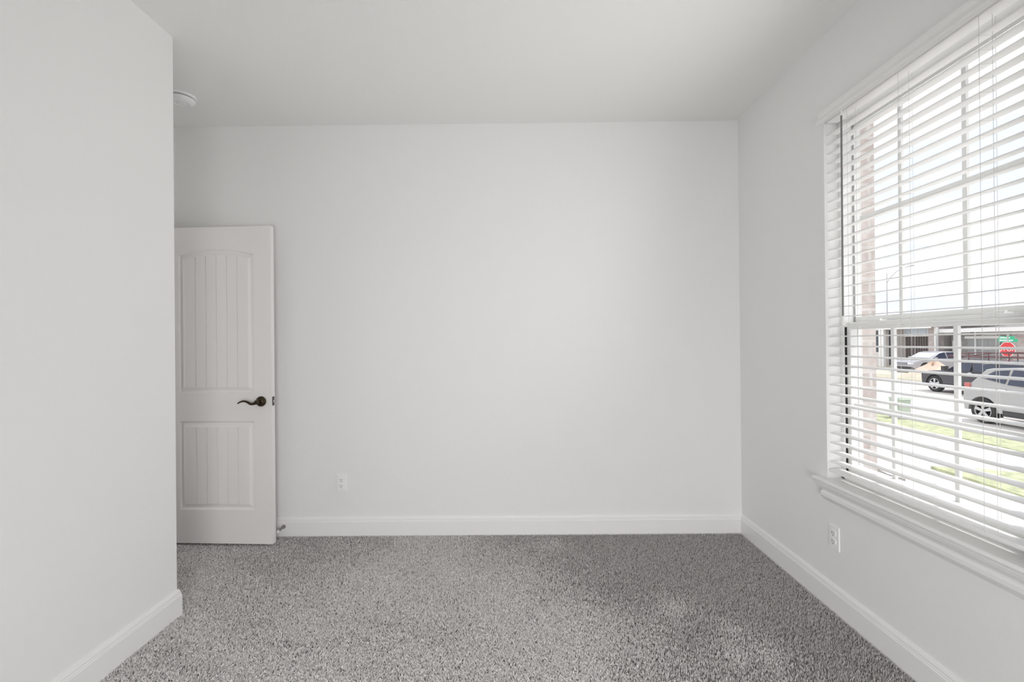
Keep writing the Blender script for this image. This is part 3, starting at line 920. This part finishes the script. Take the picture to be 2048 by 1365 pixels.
tag(MB().add(dmv, dmf).build('dirt_mound', M_DIRT, smooth=True), 'low peach-coloured dirt mound across the road', 'dirt pile')

# stop sign with two green street-name blades
def text_mesh(name, body, size, m, parent, loc, rot, depth=0.004):
    c = bpy.data.curves.new(name, 'FONT')
    c.body = body
    c.size = size
    c.align_x = 'CENTER'
    c.align_y = 'CENTER'
    c.extrude = depth
    tmp = bpy.data.objects.new(name + '_tmp', c)
    COL.objects.link(tmp)
    dg = bpy.context.evaluated_depsgraph_get()
    dg.update()
    me = bpy.data.meshes.new_from_object(tmp.evaluated_get(dg))
    bpy.data.objects.remove(tmp)
    me.materials.clear()
    me.materials.append(m)
    o = bpy.data.objects.new(name, me)
    COL.objects.link(o)
    o.parent = parent
    o.location = loc
    o.rotation_euler = rot
    return o
M_RED = mat('sign_red', (0.72, 0.035, 0.04, 1), 0.4, bump=0.01)
M_SIGNW = mat('sign_white', (0.85, 0.85, 0.85, 1), 0.4, bump=0.01)
M_SIGNG = mat('sign_green', (0.03, 0.48, 0.25, 1), 0.4, bump=0.01)
M_POST = mat('galvanised_post', (0.45, 0.45, 0.44, 1), 0.5, metal=0.4, bump=0.05)
# origin at its foot; sign faces -x
ss = tag(empty('stop_sign', (24.0, 22.23, gz(24.0))), 'red octagonal stop sign with two green street name blades on top', 'sign')
cz = 0.706 - gz(24.0)
MB().box(-0.02, 0.02, -0.025, 0.025, 0, cz + 0.72).build('post', M_POST, ss)
def octa(r):
    return [(r * math.cos(math.pi / 8 + k * math.pi / 4), r * math.sin(math.pi / 8 + k * math.pi / 4)) for k in range(8)]
so = MB().sweep(octa(0.385), 0.028, 0.032, lambda p, q, t: (-t, p, cz + q)).build('sign_border', M_SIGNW, ss)
MB().sweep(octa(0.355), 0.031, 0.0345, lambda p, q, t: (-t, p, cz + q)).build('sign_face', M_RED, ss)
text_mesh('lettering', 'STOP', 0.30, M_SIGNW, ss, (-0.036, 0, cz), (math.pi / 2, 0, -math.pi / 2))
for z_, y0, y1, x0, x1 in ((0.56, -0.30, 0.42, -0.004, 0.004), (0.43, -0.45, 0.45, -0.014, -0.006)):
    b = MB().box(x0, x1, y0, y1, cz + z_ - 0.075, cz + z_ + 0.075).build('street_name_blade', M_SIGNG, ss)
    mk = MB()
    yy = y1 - 0.06
    rr2 = random.Random(int(z_ * 100))
    while yy > y0 + 0.22:
        wl_ = rr2.uniform(0.035, 0.06)
        mk.box(x0 - 0.004, x0 + 0.001, yy - wl_, yy, cz + z_ - 0.035, cz + z_ + rr2.choice((0.03, 0.045)))
        yy -= wl_ + 0.016
    mk.build('blurred_lettering', M_SIGNW, b)

# street lamp far down the road
sl = tag(empty('street_lamp', (60.0, 73.4, -1.05)), 'tall thin street lamp with a curved arm far down the road', 'street lamp')
MB().tube([(0, 0, 0), (0, 0, 12.9)], [0.10, 0.06], 10).build('pole', M_POST, sl)
MB().tube([(0, 0, 11.3), (0.2, -0.5, 12.1), (0.5, -1.2, 12.9), (0.9, -2.0, 13.3), (1.2, -2.9, 13.5)], 0.055, 8).build('arm', M_POST, sl)
MB().box(1.05, 1.45, -3.5, -2.8, 13.42, 13.56).build('lamp_head', M_POST, sl, bevel=0.03)

# pale green utility box beside the kerb
M_UT = mat('utility_green', (0.44, 0.50, 0.42, 1), 0.6, bump=0.05)
M_UT2 = mat('utility_dark_green', (0.27, 0.36, 0.25, 1), 0.6, bump=0.05)
ub = tag(empty('utility_box', (11.25, 13.35, gz(11.25) + 0.02)), 'small pale green utility box standing on the kerb grass', 'utility box')
MB().box(-0.16, 0.16, -0.20, 0.20, 0, 0.56).build('cabinet', M_UT, ub, bevel=0.02)
MB().add([(-0.18, -0.22, 0.56), (0.18, -0.22, 0.56), (0.18, 0.22, 0.56), (-0.18, 0.22, 0.56), (-0.15, -0.19, 0.62), (0.15, -0.19, 0.62), (0.15, 0.19, 0.62), (-0.15, 0.19, 0.62)],
         [(3, 2, 1, 0), (4, 5, 6, 7), (0, 1, 5, 4), (1, 2, 6, 5), (2, 3, 7, 6), (3, 0, 4, 7)]).build('lid', M_UT, ub)
MB().box(-0.168, -0.158, -0.14, 0.10, 0.30, 0.50).build('front_panel', M_UT2, ub)

# ------------------------------------------------------------------ houses across the road
M_STUCCO = mat('warm_stucco', (0.70, 0.66, 0.63, 1), 0.9, bump=0.2, bscale=20)
M_HTRIM = mat('house_white_trim', (0.80, 0.80, 0.79, 1), 0.6, bump=0.03)
M_ROOF = mat('roof_shingle', (0.24, 0.23, 0.22, 1), 0.95, bump=0.5, bscale=8, var=0.25, vscale=6)
M_HGLASS = mat('dark_house_window', (0.045, 0.05, 0.065, 1), 0.1, bump=0.01)
M_BLUEGL = mat('blue_grey_lite', (0.55, 0.61, 0.70, 1), 0.2, bump=0.01)
M_BROWN = mat('dark_brown_boards', (0.085, 0.07, 0.065, 1), 0.7, bump=0.2, bscale=10)
M_GBRICK = brick_mat('grey_brick', (0.25, 0.24, 0.23, 1), (0.36, 0.345, 0.33, 1), (0.40, 0.39, 0.37, 1), 1.0, bw=0.25, bh=0.09)
M_PBRICK = brick_mat('rosy_brick', (0.40, 0.34, 0.33, 1), (0.52, 0.45, 0.44, 1), (0.52, 0.49, 0.47, 1), 1.0, bw=0.25, bh=0.09)
M_GDOOR = mat('grey_garage_door', (0.33, 0.335, 0.335, 1), 0.6, bump=0.03)

def hpart(parent, mb, name, m, **k):
    o = mb.build(name, m, None, **k)
    o.parent = parent
    o.matrix_parent_inverse = Matrix.Translation(Vector(parent.location)).inverted()
    return o
GZ = -1.06
# left house
ha = tag(empty('white_trim_house', (31, 37.5, GZ)), 'pale house with white posts, dark window and dark garage across the road', 'house')
w = MB().box(31, 40, 36.98, 44.0, GZ, 2.2).box(31.6, 40, 33.95, 36.98, GZ, 2.2)
hpart(ha, w, 'wall', M_STUCCO)
hpart(ha, MB().box(31, 31.6, 33.95, 34.2, GZ, 2.2).box(31.0, 31.6, 33.6, 33.95, GZ, 2.2), 'stone_pier', M_PBRICK)
rf = MB()
rf.add([(30.5, 33.4, 2.15), (40.5, 33.4, 2.15), (40.5, 44.5, 2.15), (30.5, 44.5, 2.15), (35.5, 36.8, 3.0), (35.5, 39.8, 3.0)],
       [(3, 2, 1, 0), (0, 1, 4), (1, 2, 5, 4), (2, 3, 5), (3, 0, 4, 5)])
hpart(ha, rf, 'roof', M_ROOF)
hpart(ha, MB().box(30.45, 30.5, 33.4, 44.5, 2.02, 2.2), 'fascia', M_HTRIM)
fr = hpart(ha, MB().box(30.94, 31.02, 38.24, 39.32, 0.02, 2.02), 'window_frame', M_HTRIM)
hpart(ha, MB().box(30.92, 30.945, 38.36, 39.17, 0.13, 1.95), 'window_pane', M_HGLASS)
for y0, y1 in ((38.02, 38.24), (37.72, 37.96)):
    hpart(ha, MB().box(30.5, 30.7, y0, y1, GZ, 2.1), 'porch_post', M_HTRIM)
hpart(ha, MB().box(30.93, 31.02, 37.50, 37.70, -0.9, 1.95), 'porch_door', M_HGLASS)
hpart(ha, MB().box(30.93, 31.02, 37.02, 37.36, -0.9, 1.95), 'porch_sidelight', M_BLUEGL)
gd = hpart(ha, MB().box(31.55, 31.62, 34.25, 36.85, GZ, 1.42), 'garage_door', M_BROWN)
gv = MB()
for k in range(12):
    y = 34.30 + k * 0.215
    gv.box(31.51, 31.56, y, y + 0.14, GZ, 1.40)
hpart(ha, gv, 'door_boards', mat('brown_board_face', (0.12, 0.10, 0.095, 1), 0.7, bump=0.2, bscale=6), bevel=0.0)
tb = hpart(ha, MB().box(31.52, 31.62, 34.2, 36.95, 1.42, 2.15), 'transom_frame', M_HTRIM)
for k in range(4):
    y = 34.27 + k * 0.67
    hpart(ha, MB().box(31.49, 31.53, y, y + 0.56, 1.50, 2.05), 'transom_lite', M_BLUEGL)
hpart(ha, MB().box(30.9, 31.1, 33.50, 33.62, GZ, 2.1), 'corner_trim', M_HTRIM)

# right house
hb = tag(empty('grey_brick_house', (32, 29.5, GZ)), 'low grey brick house with a grey garage door behind the stop sign', 'house')
hpart(hb, MB().box(32, 41, 22.0, 33.45, GZ, 1.9), 'wall', M_GBRICK)
hpart(hb, MB().box(31.7, 32.0, 26.6, 29.1, GZ, 1.9), 'brick_pier', M_PBRICK)
rf = MB().add([(31.2, 21.5, 1.88), (41.6, 21.5, 1.88), (41.6, 33.5, 1.88), (31.2, 33.5, 1.88), (36.4, 25.0, 2.25), (36.4, 31.0, 2.25)],
              [(3, 2, 1, 0), (0, 1, 4), (1, 2, 5, 4), (2, 3, 5), (3, 0, 4, 5)])
hpart(hb, rf, 'roof', M_ROOF)
hpart(hb, MB().box(31.12, 31.2, 21.5, 33.5, 1.66, 1.93), 'fascia', M_HTRIM)
gdb = hpart(hb, MB().box(31.93, 32.02, 30.05, 32.2, GZ, 1.22), 'garage_door', M_GDOOR)
hpart(hb, MB().box(31.88, 32.02, 29.9, 32.35, 1.22, 1.40), 'door_header', M_HTRIM)
dp = MB()
for r in range(4):
    for c in range(3):
        dp.box(31.91, 31.94, 30.12 + c * 0.69, 30.12 + c * 0.69 + 0.6, GZ + 0.12 + r * 0.56, GZ + 0.12 + r * 0.56 + 0.42)
hpart(hb, dp, 'door_panel', M_GDOOR, bevel=0.01)
hpart(hb, MB().tube([(31.9, 31.62, 1.75), (31.9, 31.62, GZ)], 0.05, 8), 'downspout', M_HTRIM)
hpart(hb, MB().box(31.86, 32.0, 31.75, 31.92, 1.48, 1.72), 'wall_lantern', M_CLAD)
for y in (32.65, 33.05):
    hpart(hb, MB().box(31.9, 32.0, y, y + 0.22, 0.3, 1.1), 'wall_vent', M_HTRIM)

# faint far roofs left, glimpsed just over the meeting rail
hc = tag(empty('far_roof_house', (52, 70.0, GZ)), 'distant dark-roofed house low above the window meeting rail', 'house')
hpart(hc, MB().box(52, 60, 64, 74, GZ, 2.6), 'wall', M_STUCCO)
hpart(hc, MB().add([(51.5, 63.5, 2.6), (60.5, 63.5, 2.6), (60.5, 74.5, 2.6), (51.5, 74.5, 2.6), (56, 66, 4.5), (56, 72, 4.5)],
                   [(3, 2, 1, 0), (0, 1, 4), (1, 2, 5, 4), (2, 3, 5), (3, 0, 4, 5)]), 'roof', M_ROOF)
